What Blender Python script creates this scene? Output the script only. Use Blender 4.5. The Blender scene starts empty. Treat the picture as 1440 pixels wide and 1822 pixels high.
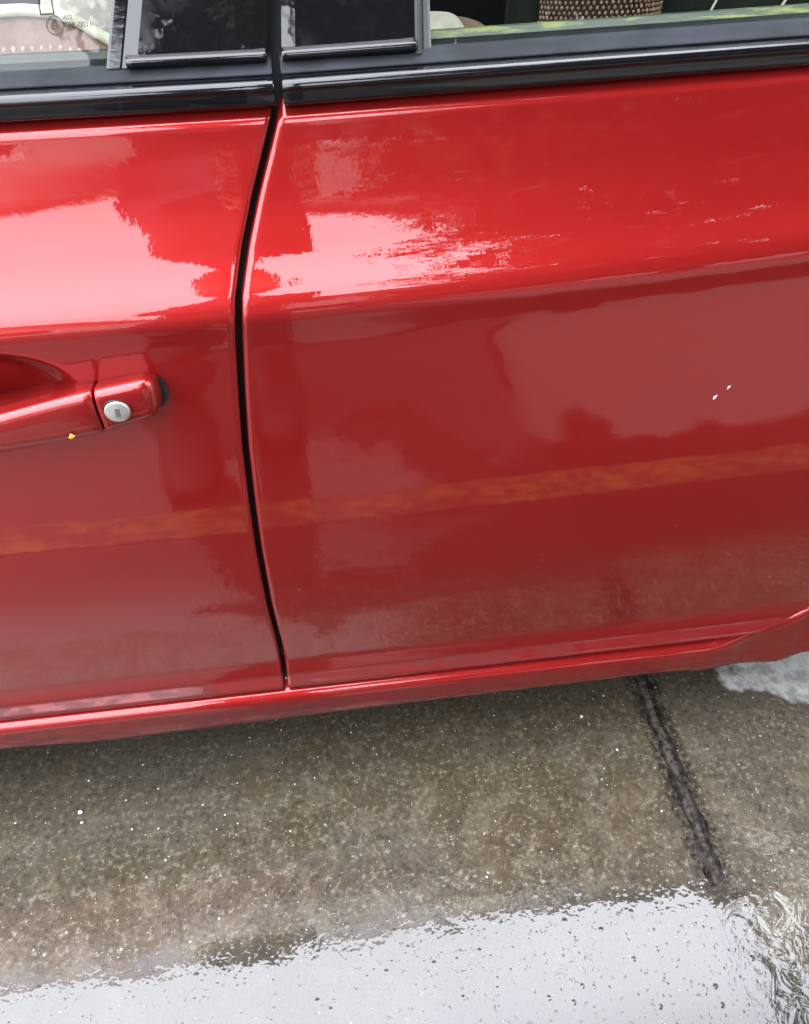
import bpy, bmesh, math, random
import numpy as np
from math import sin, cos, tan, pi, radians as R, sqrt, floor
from mathutils import Vector, Matrix
random.seed(7); rng = np.random.default_rng(7)
sc = bpy.context.scene
col = sc.collection

# ------------------------------------------------------------------ camera
cam_d = bpy.data.cameras.new('camera'); cam = bpy.data.objects.new('camera', cam_d); col.objects.link(cam)
sc.camera = cam
cam_d.sensor_fit = 'VERTICAL'; cam_d.sensor_height = 36.0; cam_d.lens = 36 * 1430 / 1822
cam_d.clip_start = .01; cam_d.clip_end = 500
PITCH, YAW, ROLL = R(45.0), R(7.8), R(0.6)
fw = Vector((sin(YAW) * cos(PITCH), cos(YAW) * cos(PITCH), -sin(PITCH)))
rt = Vector((cos(YAW), -sin(YAW), 0)); up = rt.cross(fw)
rt2 = cos(ROLL) * rt - sin(ROLL) * up; up2 = sin(ROLL) * rt + cos(ROLL) * up
m = Matrix((rt2, up2, -fw)).transposed().to_4x4(); m.translation = Vector((0, -.5, 1.07))
cam.matrix_world = m

# ------------------------------------------------------------------ sky, sun, exposure
CLOUD = 13.8
SUN_EL, SUN_AZ = R(45), R(20)          # azimuth clockwise from +Y
w = bpy.data.worlds.new('World'); sc.world = w; w.use_nodes = True
nt = w.node_tree; bg = nt.nodes['Background']
sky = nt.nodes.new('ShaderNodeTexSky'); sky.sky_type = 'NISHITA'; sky.sun_disc = False
sky.sun_elevation = SUN_EL; sky.sun_rotation = SUN_AZ; sky.dust_density = 4; sky.air_density = 1.0; sky.ozone_density = 1
hs = nt.nodes.new('ShaderNodeHueSaturation'); hs.inputs['Saturation'].default_value = .3; hs.inputs['Value'].default_value = .5
# overcast: cloud layer brighter overhead than at the horizon, with soft lumps
tc = nt.nodes.new('ShaderNodeTexCoord'); sp = nt.nodes.new('ShaderNodeSeparateXYZ')
no = nt.nodes.new('ShaderNodeTexNoise'); no.inputs['Scale'].default_value = 1.6; no.inputs['Detail'].default_value = 4
mr = nt.nodes.new('ShaderNodeMapRange'); mr.inputs[1].default_value = .3; mr.inputs[2].default_value = .7; mr.inputs[3].default_value = .9; mr.inputs[4].default_value = 1.08
m1 = nt.nodes.new('ShaderNodeMath'); m1.operation = 'MULTIPLY_ADD'; m1.use_clamp = False; m1.inputs[1].default_value = .62; m1.inputs[2].default_value = .38
m2 = nt.nodes.new('ShaderNodeMath'); m2.operation = 'MULTIPLY'; mc = nt.nodes.new('ShaderNodeMath'); mc.operation = 'MAXIMUM'; mc.inputs[1].default_value = 0
cl = nt.nodes.new('ShaderNodeVectorMath'); cl.operation = 'SCALE'; cl.inputs[0].default_value = (CLOUD * .93, CLOUD * .965, CLOUD * 1.06)
mx = nt.nodes.new('ShaderNodeMix'); mx.data_type = 'RGBA'; mx.inputs[0].default_value = .85
nt.links.new(tc.outputs['Generated'], sp.inputs[0]); nt.links.new(sp.outputs[2], mc.inputs[0]); nt.links.new(mc.outputs[0], m1.inputs[0])
nt.links.new(tc.outputs['Generated'], no.inputs['Vector']); nt.links.new(no.outputs['Fac'], mr.inputs[0])
nt.links.new(m1.outputs[0], m2.inputs[0]); nt.links.new(mr.outputs[0], m2.inputs[1]); nt.links.new(m2.outputs[0], cl.inputs['Scale'])
nt.links.new(sky.outputs[0], hs.inputs['Color']); nt.links.new(hs.outputs[0], mx.inputs[6]); nt.links.new(cl.outputs[0], mx.inputs[7])
nt.links.new(mx.outputs[2], bg.inputs['Color']); bg.inputs['Strength'].default_value = .12
sl = bpy.data.lights.new('sun', 'SUN'); sl.energy = .6; sl.angle = R(35); sl.color = (1, .96, .9)
so = bpy.data.objects.new('sun', sl); col.objects.link(so)
sd = Vector((sin(SUN_AZ) * cos(SUN_EL), cos(SUN_AZ) * cos(SUN_EL), sin(SUN_EL)))
so.rotation_euler = sd.to_track_quat('Z', 'Y').to_euler(); so.location = sd * 30
sc.view_settings.view_transform = 'Standard'; sc.view_settings.look = 'None'; sc.view_settings.gamma = 1
sc.view_settings.use_curve_mapping = False
sc.view_settings.exposure = 3.3
sc.cycles.max_bounces = 10; sc.cycles.glossy_bounces = 6; sc.cycles.transmission_bounces = 8; sc.cycles.transparent_max_bounces = 10
sc.cycles.sample_clamp_indirect = 12; sc.cycles.caustics_reflective = False; sc.cycles.caustics_refractive = False

# ------------------------------------------------------------------ node helpers
class NT:
    def __init__(s, name):
        s.m = bpy.data.materials.new(name); s.m.use_nodes = True; s.t = s.m.node_tree
        s.b = s.t.nodes['Principled BSDF']; s.tc = None
    def n(s, typ, **kw):
        x = s.t.nodes.new(typ)
        for k, v in kw.items(): setattr(x, k, v)
        return x
    def L(s, a, b): s.t.links.new(a, b)
    def obj(s):
        if s.tc is None: s.tc = s.n('ShaderNodeTexCoord')
        return s.tc.outputs['Object']
    def noise(s, scale, detail=3, rough=.5, vec=None, dist=0):
        x = s.n('ShaderNodeTexNoise'); x.inputs['Scale'].default_value = scale; x.inputs['Detail'].default_value = detail
        x.inputs['Roughness'].default_value = rough; x.inputs['Distortion'].default_value = dist
        s.L(vec or s.obj(), x.inputs['Vector']); return x.outputs['Fac']
    def voro(s, scale, vec=None):
        x = s.n('ShaderNodeTexVoronoi'); x.inputs['Scale'].default_value = scale
        s.L(vec or s.obj(), x.inputs['Vector']); return x.outputs['Distance'], x.outputs['Color']
    def math(s, op, a, b=None, c=None, clamp=False):
        x = s.n('ShaderNodeMath', operation=op, use_clamp=clamp)
        for i, v in enumerate((a, b, c)):
            if v is None: continue
            if isinstance(v, (int, float)): x.inputs[i].default_value = v
            else: s.L(v, x.inputs[i])
        return x.outputs[0]
    def rng(s, v, a, b, c=0., d=1., smooth=True):
        x = s.n('ShaderNodeMapRange', interpolation_type='SMOOTHSTEP' if smooth else 'LINEAR')
        s.L(v, x.inputs[0])
        for i, q in enumerate((a, b, c, d)): x.inputs[i + 1].default_value = q
        return x.outputs[0]
    def mix(s, f, a, b):
        x = s.n('ShaderNodeMix', data_type='RGBA')
        if isinstance(f, (int, float)): x.inputs[0].default_value = f
        else: s.L(f, x.inputs[0])
        for i, v in ((6, a), (7, b)):
            if isinstance(v, tuple): x.inputs[i].default_value = (*v[:3], 1)
            else: s.L(v, x.inputs[i])
        return x.outputs[2]
    def bump(s, h, strength, dist, nrm=None):
        x = s.n('ShaderNodeBump'); x.inputs['Strength'].default_value = strength; x.inputs['Distance'].default_value = dist
        s.L(h, x.inputs['Height'])
        if nrm is not None: s.L(nrm, x.inputs['Normal'])
        return x.outputs[0]
    def xyz(s):
        x = s.n('ShaderNodeSeparateXYZ'); s.L(s.obj(), x.inputs[0]); return x.outputs
    def mapping(s, scale, rot=(0, 0, 0), loc=(0, 0, 0)):
        x = s.n('ShaderNodeMapping'); x.inputs['Scale'].default_value = scale; x.inputs['Rotation'].default_value = rot; x.inputs['Location'].default_value = loc
        s.L(s.obj(), x.inputs['Vector']); return x.outputs[0]
    def set(s, **kw):
        for k, v in kw.items():
            k = k.replace('_', ' ')
            i = s.b.inputs[k]
            if isinstance(v, (int, float)): i.default_value = v
            elif isinstance(v, tuple): i.default_value = (*v[:3], 1) if len(v) == 3 else v
            else: s.L(v, i)

def simple(name, c, rough=.6, c2=None, scale=20, bump=0, **kw):
    q = NT(name)
    c2 = c2 or tuple(v * .8 for v in c)
    n = q.noise(scale, 4)
    q.set(Base_Color=q.mix(q.rng(n, .35, .65), c, c2), Roughness=rough)
    if bump: q.set(Normal=q.bump(n, bump, .01))
    q.set(**kw)
    return q.m

# ------------------------------------------------------------------ materials
def mk_paint(name):
    q = NT(name)
    X, Y_, Z = q.xyz()
    flake = q.voro(3500)[1]
    fl = q.n('ShaderNodeSeparateColor'); q.L(flake, fl.inputs[0])
    base = q.mix(q.rng(fl.outputs[0], 0, 1, 0, 1), PAINT, tuple(v * .86 for v in PAINT))
    # road splash: thin grey-brown film low on the body, thicker on the hems
    low = q.rng(Z, .52, .2)
    sp = q.noise(26, 6, .65, q.mapping((1, 1, .45)))
    sp2 = q.noise(190, 3, .6)
    film = q.math('MULTIPLY', q.rng(sp, .48, .72), low)
    film = q.math('MULTIPLY', film, q.rng(sp2, .42, .66))
    vd, vc = q.voro(210); vs = q.n('ShaderNodeSeparateColor'); q.L(vc, vs.inputs[0])
    specks = q.math('MULTIPLY', q.math('LESS_THAN', vd, .16), q.math('GREATER_THAN', vs.outputs[1], .88))
    vd2, vc2 = q.voro(75, q.mapping((1, 1, .6), loc=(3, 1, 2))); vs2 = q.n('ShaderNodeSeparateColor'); q.L(vc2, vs2.inputs[0])
    splat = q.math('MULTIPLY', q.rng(vd2, .11, .03), q.math('GREATER_THAN', vs2.outputs[2], .86))
    specks = q.math('MULTIPLY', q.math('MAXIMUM', specks, splat), q.rng(Z, .66, .34))
    sill = q.rng(Z, .262, .235)
    sn = q.rng(q.noise(60, 5, .7), .40, .62)
    film = q.math('MAXIMUM', q.math('MULTIPLY', film, .16), q.math('MULTIPLY', sill, q.math('MULTIPLY', sn, .40)))
    d = q.math('MAXIMUM', film, q.math('MULTIPLY', specks, .5), clamp=True)
    q.set(Base_Color=q.mix(d, base, (.08, .043, .037)), Metallic=.58, Roughness=.42, Specular_IOR_Level=.05)
    q.set(Coat_Weight=q.math('SUBTRACT', 1, q.math('MULTIPLY', d, .6)), Coat_IOR=1.51, Coat_Roughness=q.math('MULTIPLY_ADD', d, .22, .006))
    wob = q.noise(30, 2); wob2 = q.noise(6, 1); wob3 = q.noise(260, 2)
    nn = q.bump(wob, .05, .0014); nn = q.bump(wob2, .12, .004, nn); nn = q.bump(wob3, .05, .0005, nn)
    q.set(Coat_Normal=nn)
    return q
PAINT = (.275, .0100, .0095)
paint = mk_paint('red_car_paint').m

def mk_hem():
    q = mk_paint('dusty_red_paint')
    n = q.rng(q.noise(75, 5, .7, q.mapping((.45, 1, 1))), .40, .56); n2 = q.rng(q.noise(9, 2), .25, .6, .35, 1)
    X, Y_, Z = q.xyz(); left = q.rng(X, .45, -.1, .45, 1)
    f = q.math('MULTIPLY', q.math('MULTIPLY_ADD', q.math('MULTIPLY', n, n2), .5, .35), left)
    q.set(Base_Color=q.mix(q.math('MULTIPLY', f, .75), tuple(v*.6 for v in PAINT), (.06, .032, .031)), Roughness=q.rng(n, 0, 1, .4, .7),
          Coat_Weight=q.math('SUBTRACT', .75, q.math('MULTIPLY', f, .6)), Coat_Roughness=.08, Metallic=.25)
    return q.m
hem = mk_hem()
q = NT('gloss_black_trim')
sm = q.rng(q.noise(30, 5, .6), .5, .7)
q.set(Base_Color=(.004, .004, .0045), Roughness=.5, Specular_IOR_Level=0.0, Coat_Weight=1.0, Coat_IOR=1.5, Coat_Roughness=q.math('MULTIPLY_ADD', sm, .12, .03), Coat_Normal=q.bump(q.noise(40, 2), .15, .002))
gloss_black = q.m
q = NT('satin_black_moulding')
st = q.noise(40, 4, .6, q.mapping((.35, 1, 1))); spots = q.rng(q.noise(55, 5, .7), .58, .72)
q.set(Base_Color=q.mix(q.math('MULTIPLY', spots, .5), (.0035, .0035, .0045), (.012, .013, .016)), Roughness=.6, Specular_IOR_Level=0.0, Coat_Weight=1.0, Coat_IOR=1.5, Coat_Roughness=q.math('MULTIPLY_ADD', st, .10, .0), Coat_Normal=q.bump(st, .15, .002))
moulding_m = q.m
rubber = simple('black_rubber', (.012, .012, .012), .7, scale=60)
dark_inner = simple('dark_inner_metal', (.006, .006, .007), .9)
seal_grey = simple('grey_green_seal', (.022, .028, .026), .55, (.016, .02, .018), 40, Coat_Weight=.4, Coat_Roughness=.2)
q = NT('mossy_inner_sill')
ms = q.rng(q.noise(70, 5, .7, q.mapping((.25, 1, 1))), .52, .68)
q.set(Base_Color=q.mix(ms, (.045, .065, .045), (.22, .26, .06)), Roughness=.5, Coat_Weight=.5, Coat_Roughness=.15)
mossy = q.m
seal_grey2 = simple('matte_grey_seal', (.020, .022, .026), .7, (.014, .016, .018), 40, Specular_IOR_Level=.1)
q = NT('window_glass')
g = q.n('ShaderNodeBsdfGlass'); g.inputs['IOR'].default_value = 1.0
tr = q.n('ShaderNodeBsdfTransparent'); tr.inputs['Color'].default_value = (.80, .83, .79, 1)
gl = q.n('ShaderNodeBsdfGlossy'); gl.inputs['Roughness'].default_value = .015; gl.inputs['Color'].default_value = (1, 1, 1, 1)
fr = q.n('ShaderNodeFresnel'); fr.inputs['IOR'].default_value = 1.55
ms_ = q.n('ShaderNodeMixShader'); q.L(q.math('MULTIPLY', fr.outputs[0], .55, clamp=True), ms_.inputs[0]); q.L(tr.outputs[0], ms_.inputs[1]); q.L(gl.outputs[0], ms_.inputs[2])
q.L(ms_.outputs[0], q.t.nodes['Material Output'].inputs['Surface']); q.t.nodes.remove(g); q.t.nodes.remove(q.b)
glass = q.m
metal = simple('brushed_silver_metal', (.55, .55, .52), .32, (.45, .45, .43), 90, Metallic=.75)
slot_m = simple('grey_keyhole', (.16, .16, .155), .5, Metallic=.5)
fabric = simple('beige_grey_fabric', (.55, .52, .48), .95, (.46, .43, .40), 60, .2)
fabric_dark = simple('dark_green_fabric', (.010, .014, .011), .95, (.016, .02, .016), 30, .2)
fabric_brown = simple('brown_fabric', (.30, .19, .16), .95, (.22, .14, .11), 50, .3)
bead_m = simple('tan_beads', (.50, .34, .23), .45, (.30, .19, .12), 200)
bead_pale = simple('pale_beads', (.7, .55, .42), .5, (.5, .36, .27), 160)
bead_back = simple('dark_brown_mesh', (.05, .028, .02), .9)
piping_m = simple('cream_piping', (.75, .72, .60), .8, (.65, .6, .5), 80)
plastic_grey = simple('grey_plastic', (.08, .08, .085), .6)
tyre_m = simple('tyre_rubber', (.015, .015, .016), .85, scale=50, bump=.3)
rim_m = simple('alloy_silver', (.5, .5, .52), .3, scale=20, Metallic=.8)
lens_m = simple('lamp_lens', (.5, .5, .5), .1, Coat_Weight=1.0)
lens_red = simple('red_lamp_lens', (.35, .01, .01), .1, Coat_Weight=1.0)
yellow_chip = simple('yellow_petal', (.8, .42, .05), .5, (.6, .25, .03), 300)
white_m = simple('white_chip', (.8, .8, .8), .5, (.7, .7, .72), 300)
stone_m = simple('pale_grit', (.6, .58, .52), .5, (.35, .32, .27), 120, Coat_Weight=.6, Coat_Roughness=.05)
wall_m = simple('pale_render', (.50, .47, .44), .9, (.42, .40, .37), 3, .2)
tile_m = simple('roof_tiles', (.42, .36, .34), .8, (.33, .28, .26), 30)
bark = simple('bark', (.06, .045, .035), .9, (.035, .028, .02), 30, .8)
leafs = [simple('leaf_green', (.03, .065, .018), .5, (.02, .05, .015), 5), simple('leaf_light', (.055, .10, .025), .5, (.04, .08, .02), 5)]
cloth_m = simple('dark_shirt', (.035, .035, .045), .9, (.025, .025, .03), 30)
jeans = simple('dark_trousers', (.02, .025, .04), .9, (.015, .018, .03), 30)
skin_m = simple('skin', (.36, .2, .13), .55, (.32, .17, .11), 20)
hair_m = simple('black_hair', (.01, .008, .007), .5)
shoe_m = simple('dark_shoe', (.02, .018, .017), .6)
phone_m = simple('phone_back', (.01, .01, .012), .15)

# wet concrete
def mk_concrete(name, joint=False):
    q = NT(name)
    X, Y_, Z = q.xyz()
    big = q.noise(2.6, 4, .55, dist=.4); mid = q.noise(17, 6, .68); fine = q.noise(130, 4, .75); fine2 = q.noise(420, 2, .7)
    c = q.mix(q.rng(big, .38, .62), (.082, .064, .037), (.092, .080, .059))
    c = q.mix(q.math('MULTIPLY', q.rng(mid, .46, .62), .8), c, (.145, .122, .085))
    c = q.mix(q.math('MULTIPLY', q.rng(fine, .52, .66), .75), c, (.25, .215, .15))
    c = q.mix(q.math('MULTIPLY', q.rng(fine, .47, .34), .6), c, (.018,.015,.011))
    c = q.mix(q.math('MULTIPLY', q.rng(fine2, .55, .7), .4), c, (.14, .125, .10))
    ochre = q.rng(q.noise(9, 4, .6, q.mapping((1, 1, 1), loc=(3, 1, 0))), .56, .72)
    c = q.mix(q.math('MULTIPLY', ochre, .45), c, (.10, .068, .028))
    # shade beneath the sill of the parked car, painted into the concrete colour
    under_shade = q.math('MULTIPLY', q.rng(q.math('ADD', Y_, q.math('MULTIPLY', mid, .22)), .12, .30), .65)
    c = q.mix(under_shade, c, (.016,.017,.012))
    # dark and white grains
    vd, vc = q.voro(330); vs = q.n('ShaderNodeSeparateColor'); q.L(vc, vs.inputs[0])
    dk = q.math('MULTIPLY', q.math('LESS_THAN', vd, .22), q.math('GREATER_THAN', vs.outputs[0], .90))
    c = q.mix(q.math('MULTIPLY', dk, .8), c, (.01, .01, .01))
    wd, wc = q.voro(300, q.mapping((1, 1, 1), loc=(5, 5, 0))); ws = q.n('ShaderNodeSeparateColor'); q.L(wc, ws.inputs[0])
    wh = q.math('MULTIPLY', q.math('LESS_THAN', wd, .2), q.math('GREATER_THAN', ws.outputs[0], .982))
    c = q.mix(wh, c, (.5,.48,.45))
    wd2, wc2 = q.voro(85, q.mapping((1, 1, 1), loc=(1, 7, 0))); ws2 = q.n('ShaderNodeSeparateColor'); q.L(wc2, ws2.inputs[0])
    wh2 = q.math('MULTIPLY', q.math('LESS_THAN', wd2, .13), q.math('GREATER_THAN', ws2.outputs[0], .965))
    c = q.mix(wh2, c, (.55,.54,.5))
    # dirt stain along the joint
    jx = q.math('ABSOLUTE', q.math('SUBTRACT', q.math('ADD', X, q.math('MULTIPLY_ADD', q.noise(14, 3), .02, -.01)), .452))
    st = q.math('MULTIPLY', q.rng(jx, .028, .020), q.rng(fine, .42, .54, 1, .25))
    c = q.mix(q.math('MULTIPLY', st, .8), c, (.014,.011,.012))
    # pale patch by the rear wheel
    px = q.math('DIVIDE', q.math('SUBTRACT', X, .80), .22); py = q.math('DIVIDE', q.math('SUBTRACT', Y_, .135), .085)
    rr = q.math('ADD', q.math('MULTIPLY', px, px), q.math('MULTIPLY', py, py))
    rr = q.math('ADD', rr, q.math('MULTIPLY_ADD', q.noise(13, 4, .6), 1.5, -.75))
    patch = q.rng(rr, 1.0, .8)
    pc = q.mix(q.rng(q.noise(45, 4, .65), .4, .62), (.34, .34, .325), (.20, .20, .18))
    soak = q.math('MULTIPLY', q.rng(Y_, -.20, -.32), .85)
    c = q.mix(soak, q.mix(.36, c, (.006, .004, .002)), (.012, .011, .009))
    c = q.mix(patch, c, pc)
    # dry edge of the wet area, well out from the car
    db = q.math('ADD', Y_, q.math('MULTIPLY_ADD', q.noise(2.2, 4, .5, dist=.3), .9, -.45))
    dry = q.rng(q.math('ADD', db, q.math('MULTIPLY', X, -.18)), -.95, -1.0)
    c = q.mix(q.math('MULTIPLY', dry, .85), c, (.155, .148, .138))
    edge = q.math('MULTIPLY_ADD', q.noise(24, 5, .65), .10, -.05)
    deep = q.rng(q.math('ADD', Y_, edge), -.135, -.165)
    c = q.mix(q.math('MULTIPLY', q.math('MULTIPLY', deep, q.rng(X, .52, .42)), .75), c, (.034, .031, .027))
    q.set(Base_Color=c, Roughness=.8, Specular_IOR_Level=.03, Normal=q.bump(fine, .5, .002))
    dryall = q.math('MAXIMUM', q.math('MULTIPLY', patch, .85), q.math('MULTIPLY', dry, .9))
    film = q.math('MULTIPLY_ADD', deep, .42, .58)
    film = q.math('MULTIPLY', film, q.math('ADD', q.rng(Y_, -.40, -.25, .52, 1), q.rng(Y_, -.48, -.56, 0, .28)))
    film = q.math('MULTIPLY', film, q.math('SUBTRACT', 1, dryall))
    # standing water film with slight relief and drops
    ripple = q.noise(9, 5, .62); rip2 = q.noise(55, 3, .55)
    h = q.math('ADD', q.math('MULTIPLY', ripple, 1.0), q.math('MULTIPLY', rip2, .05))
    nn = q.bump(h, .38, .0030)
    bd, bc = q.voro(70, q.mapping((1, 1, 1), loc=(2, 3, 0))); bs = q.n('ShaderNodeSeparateColor'); q.L(bc, bs.inputs[0])
    drop = q.math('MULTIPLY', q.rng(bd, .30, .0), q.math('GREATER_THAN', bs.outputs[0], .86))
    nn = q.bump(drop, .5, .0009, nn)
    bd2, bc2 = q.voro(170, q.mapping((1, 1, 1), loc=(7, 3, 0))); bs2 = q.n('ShaderNodeSeparateColor'); q.L(bc2, bs2.inputs[0])
    drop2 = q.math('MULTIPLY', q.rng(bd2, .34, .0), q.math('GREATER_THAN', bs2.outputs[1], .88))
    nn = q.bump(drop2, .5, .0005, nn)
    grain = q.math('MULTIPLY', q.rng(fine, .60, .74), 1)
    nn = q.bump(grain, .25, .0008, nn)
    # trickle ruffling the film around the joint at the right
    wx = q.math('MULTIPLY', q.rng(X, .40, .48), q.rng(Y_, -.16, -.2))
    tn = q.noise(30, 3, .5, dist=1.0)
    nn = q.bump(q.math('MULTIPLY', tn, wx), .35, .005, nn)
    q.set(Coat_Weight=film, Coat_IOR=1.56, Coat_Roughness=.025, Coat_Normal=nn)
    return q.m
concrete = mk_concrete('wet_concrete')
joint_m = NT('joint_mortar')
n_ = joint_m.noise(90, 5, .7); n2_ = joint_m.rng(joint_m.noise(25, 3), .4, .6)
jX, jY, jZ = joint_m.xyz()
jm = joint_m.rng(joint_m.math('ABSOLUTE', joint_m.math('SUBTRACT', joint_m.math('ADD', jX, joint_m.math('MULTIPLY_ADD', joint_m.noise(20, 3), .012, -.006)), .452)), .0025, .0070)
jc = joint_m.mix(joint_m.rng(n_, .42, .62), (.012, .010, .010), (.034, .03, .027))
joint_m.set(Base_Color=joint_m.mix(jm, joint_m.mix(joint_m.rng(n_, .40, .60), (.022, .019, .017), (.075, .066, .054)), jc), Roughness=.8, Normal=joint_m.bump(n_, .6, .003), Coat_Weight=joint_m.rng(jY, -.135, -.165, .25, 1), Coat_Roughness=joint_m.rng(jY, -.135, -.165, .15, .03), Coat_IOR=1.56, Specular_IOR_Level=0.0)
joint_m = joint_m.m
q = NT('yellow_road_paint')
wn = q.rng(q.noise(16, 6, .8), .40, .56)
q.set(Base_Color=q.mix(wn, (.30, .125, .018), (.05, .032, .018)), Roughness=.6, Coat_Weight=.35, Coat_IOR=1.5, Coat_Roughness=.08, Coat_Normal=q.bump(q.noise(30, 3), .3, .002))
yellow = q.m

# ------------------------------------------------------------------ object helpers
def mesh_obj(name, V, F, mat, parent=None, smooth=True, mats=None, midx=None):
    me = bpy.data.meshes.new(name); me.from_pydata([tuple(v) for v in V], [], F); me.update()
    for mm in (mats or [mat]): me.materials.append(mm)
    if midx is not None: me.polygons.foreach_set('material_index', midx)
    if smooth: me.polygons.foreach_set('use_smooth', [True] * len(me.polygons))
    o = bpy.data.objects.new(name, me); col.objects.link(o)
    if parent is not None: attach(o, parent)
    return o
def world_of(o):
    M = Matrix.Translation(o.location) @ o.rotation_euler.to_matrix().to_4x4()
    return (world_of(o.parent) @ o.matrix_parent_inverse @ M) if o.parent else M
def attach(o, p):
    o.parent = p; o.matrix_parent_inverse = world_of(p).inverted()
def empty(name, loc, label, cat, group=None, kind=None):
    o = bpy.data.objects.new(name, None); col.objects.link(o); o.location = loc
    return tag(o, label, cat, group, kind)
def tag(o, label=None, cat=None, group=None, kind=None):
    if label: o['label'] = label
    if cat: o['category'] = cat
    if group: o['group'] = group
    if kind: o['kind'] = kind
    return o
def grid_faces(nr, nc, flip=False, close=False):
    F = []
    for i in range(nr - 1):
        for j in range(nc - (0 if close else 1)):
            a = i * nc + j; b = i * nc + (j + 1) % nc; f = (a, b, b + nc, a + nc)
            F.append(f[::-1] if flip else f)
    return F
def loft(name, secs, mat, parent=None, close=True, caps=True, smooth=True, flip=False):
    nc = len(secs[0]); V = [p for s in secs for p in s]; F = grid_faces(len(secs), nc, flip, close)
    if caps and close:
        a = tuple(range(nc)); b = tuple(range((len(secs) - 1) * nc, len(secs) * nc))
        F += [a if flip else a[::-1], b[::-1] if flip else b]
    return mesh_obj(name, V, F, mat, parent, smooth)
def bevel(o, wd=.004, seg=2):
    md = o.modifiers.new('bevel', 'BEVEL'); md.width = wd; md.segments = seg; md.limit_method = 'ANGLE'
    return o
def box(name, x0, x1, y0, y1, z0, z1, mat, parent=None, bev=0):
    V = [(x, y, z) for x in (x0, x1) for y in (y0, y1) for z in (z0, z1)]
    F = [(0, 1, 3, 2), (4, 6, 7, 5), (0, 4, 5, 1), (2, 3, 7, 6), (0, 2, 6, 4), (1, 5, 7, 3)]
    o = mesh_obj(name, V, F, mat, parent, False)
    if bev: bevel(o, bev)
    return o
def tube(name, pts, r, mat, parent=None, n=8):
    pts = [Vector(p) for p in pts]; secs = []
    for i, p in enumerate(pts):
        d = (pts[min(i + 1, len(pts) - 1)] - pts[max(i - 1, 0)]).normalized()
        a = d.cross(Vector((0, 0, 1)));  a = a if a.length > .1 else d.cross(Vector((0, 1, 0))); a.normalize(); b = d.cross(a)
        rr = r[i] if isinstance(r, (list, tuple)) else r
        secs.append([p + a * cos(2 * pi * k / n) * rr + b * sin(2 * pi * k / n) * rr for k in range(n)])
    return loft(name, secs, mat, parent)

# ------------------------------------------------------------------ car side surface (side skin as y = surf(x, z))
TA = [(0, 58), (.050, 52), (.11, 13), (.35, 17), (.7, 25), (.95, 34), (1, 30)]
TB = [(0, 30), (.012, 22), (.04, -9), (.10, 0), (.3, 1), (.55, -4), (.80, -11), (.90, -12), (.95, 4), (.970, 8), (.977, 40), (1, 42)]
def lerp(tab, t, ease=True):
    if t <= tab[0][0]: return tab[0][1]
    for (a, b), (c, d) in zip(tab, tab[1:]):
        if t <= c:
            k = (t - a) / (c - a)
            if ease: k = k * k * (3 - 2 * k)
            return b + (d - b) * k
    return tab[-1][1]
N = 500
FA = [0.]; FB = [0.]
for i in range(N):
    FA.append(FA[-1] + tan(R(lerp(TA, 1 - (i + .5) / N))) / N)
    FB.append(FB[-1] - tan(R(lerp(TB, (i + .5) / N))) / N)
def samp(T, t):
    t = min(max(t, 0), 1) * N; i = min(int(t), N - 1); f = t - i
    return T[i] * (1 - f) + T[i + 1] * f
def ZBT(x): return .895 + .0175 * min(max(x, 0), .5)
def ZC(x): x = min(max(x, -.6), .8); return .787 + .02 * x + .06 * x * x
def ZD(x): x = min(max(x, -1.2), .6); return .2820 - .025 * x
def surf(x, z):
    zc = ZC(x)
    zbt = ZBT(x)
    if z >= zc: y = (zbt - zc) * samp(FA, (z - zc) / (zbt - zc))
    else:
        zd = ZD(x); y = (zc - zd) * samp(FB, (zc - z) / (zc - zd))
    if x < -.45: y += .035 * (x + .45) ** 2
    if x > .6: y += .05 * (x - .6) ** 2
    return y
SEAM = [(.10, -.067), (.24, -.067), (.297, -.0665), (.363, -.0645), (.449, -.0650), (.538, -.0635), (.596, -.0612), (.657, -.058), (.711, -.053), (.760, -.0475), (.786, -.0440), (.815, -.035), (.844, -.024), (.875, -.011), (.893, -.004), (.92, .006)]
def seam(z): return lerp(SEAM, z, False)
DEDGE = [(.10, .452), (.2705, .452), (.2712, .485), (.2722, .504), (.2756, .5265), (.2824, .5487), (.2942, .5673), (.318, .588), (.35, .610), (.45, .665), (.6, .74), (.75, .80), (.9, .85)]
def dedge(z): return lerp(DEDGE, z, False)
GAP = .0021
rowsA = [1 - i / 56 for i in range(56)]
rowsB = sorted(set([i / 190 for i in range(191)] + [.004, .008, .016, .02, .024, .028, .032, .966, .969, .972, .974, .976, .978, .98, .985]))
def zrow(x, kind, t):
    zc = ZC(x)
    return zc + (ZBT(x) - zc) * t if kind == 0 else zc - (zc - ZD(x)) * t
def rnd(d, r=.0038):
    return 0 if d >= r else r - sqrt(max(r * r - (r - d) ** 2, 0))
def cols_between(n, dense_l=True, dense_r=True):
    return n
def cup(x, z):   # finger recess behind the grip
    dx = (x + .250) / (.078); dz = (z - .7225) / .039
    r = (abs(dx) ** 2.4 + abs(dz) ** 2.4)
    if r >= 1.25: return 0
    if r < .12: return .026
    k = min(max((1.25 - r) / 1.1, 0), 1)
    return .026 * (k * k * (3 - 2 * k)) ** .8
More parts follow.
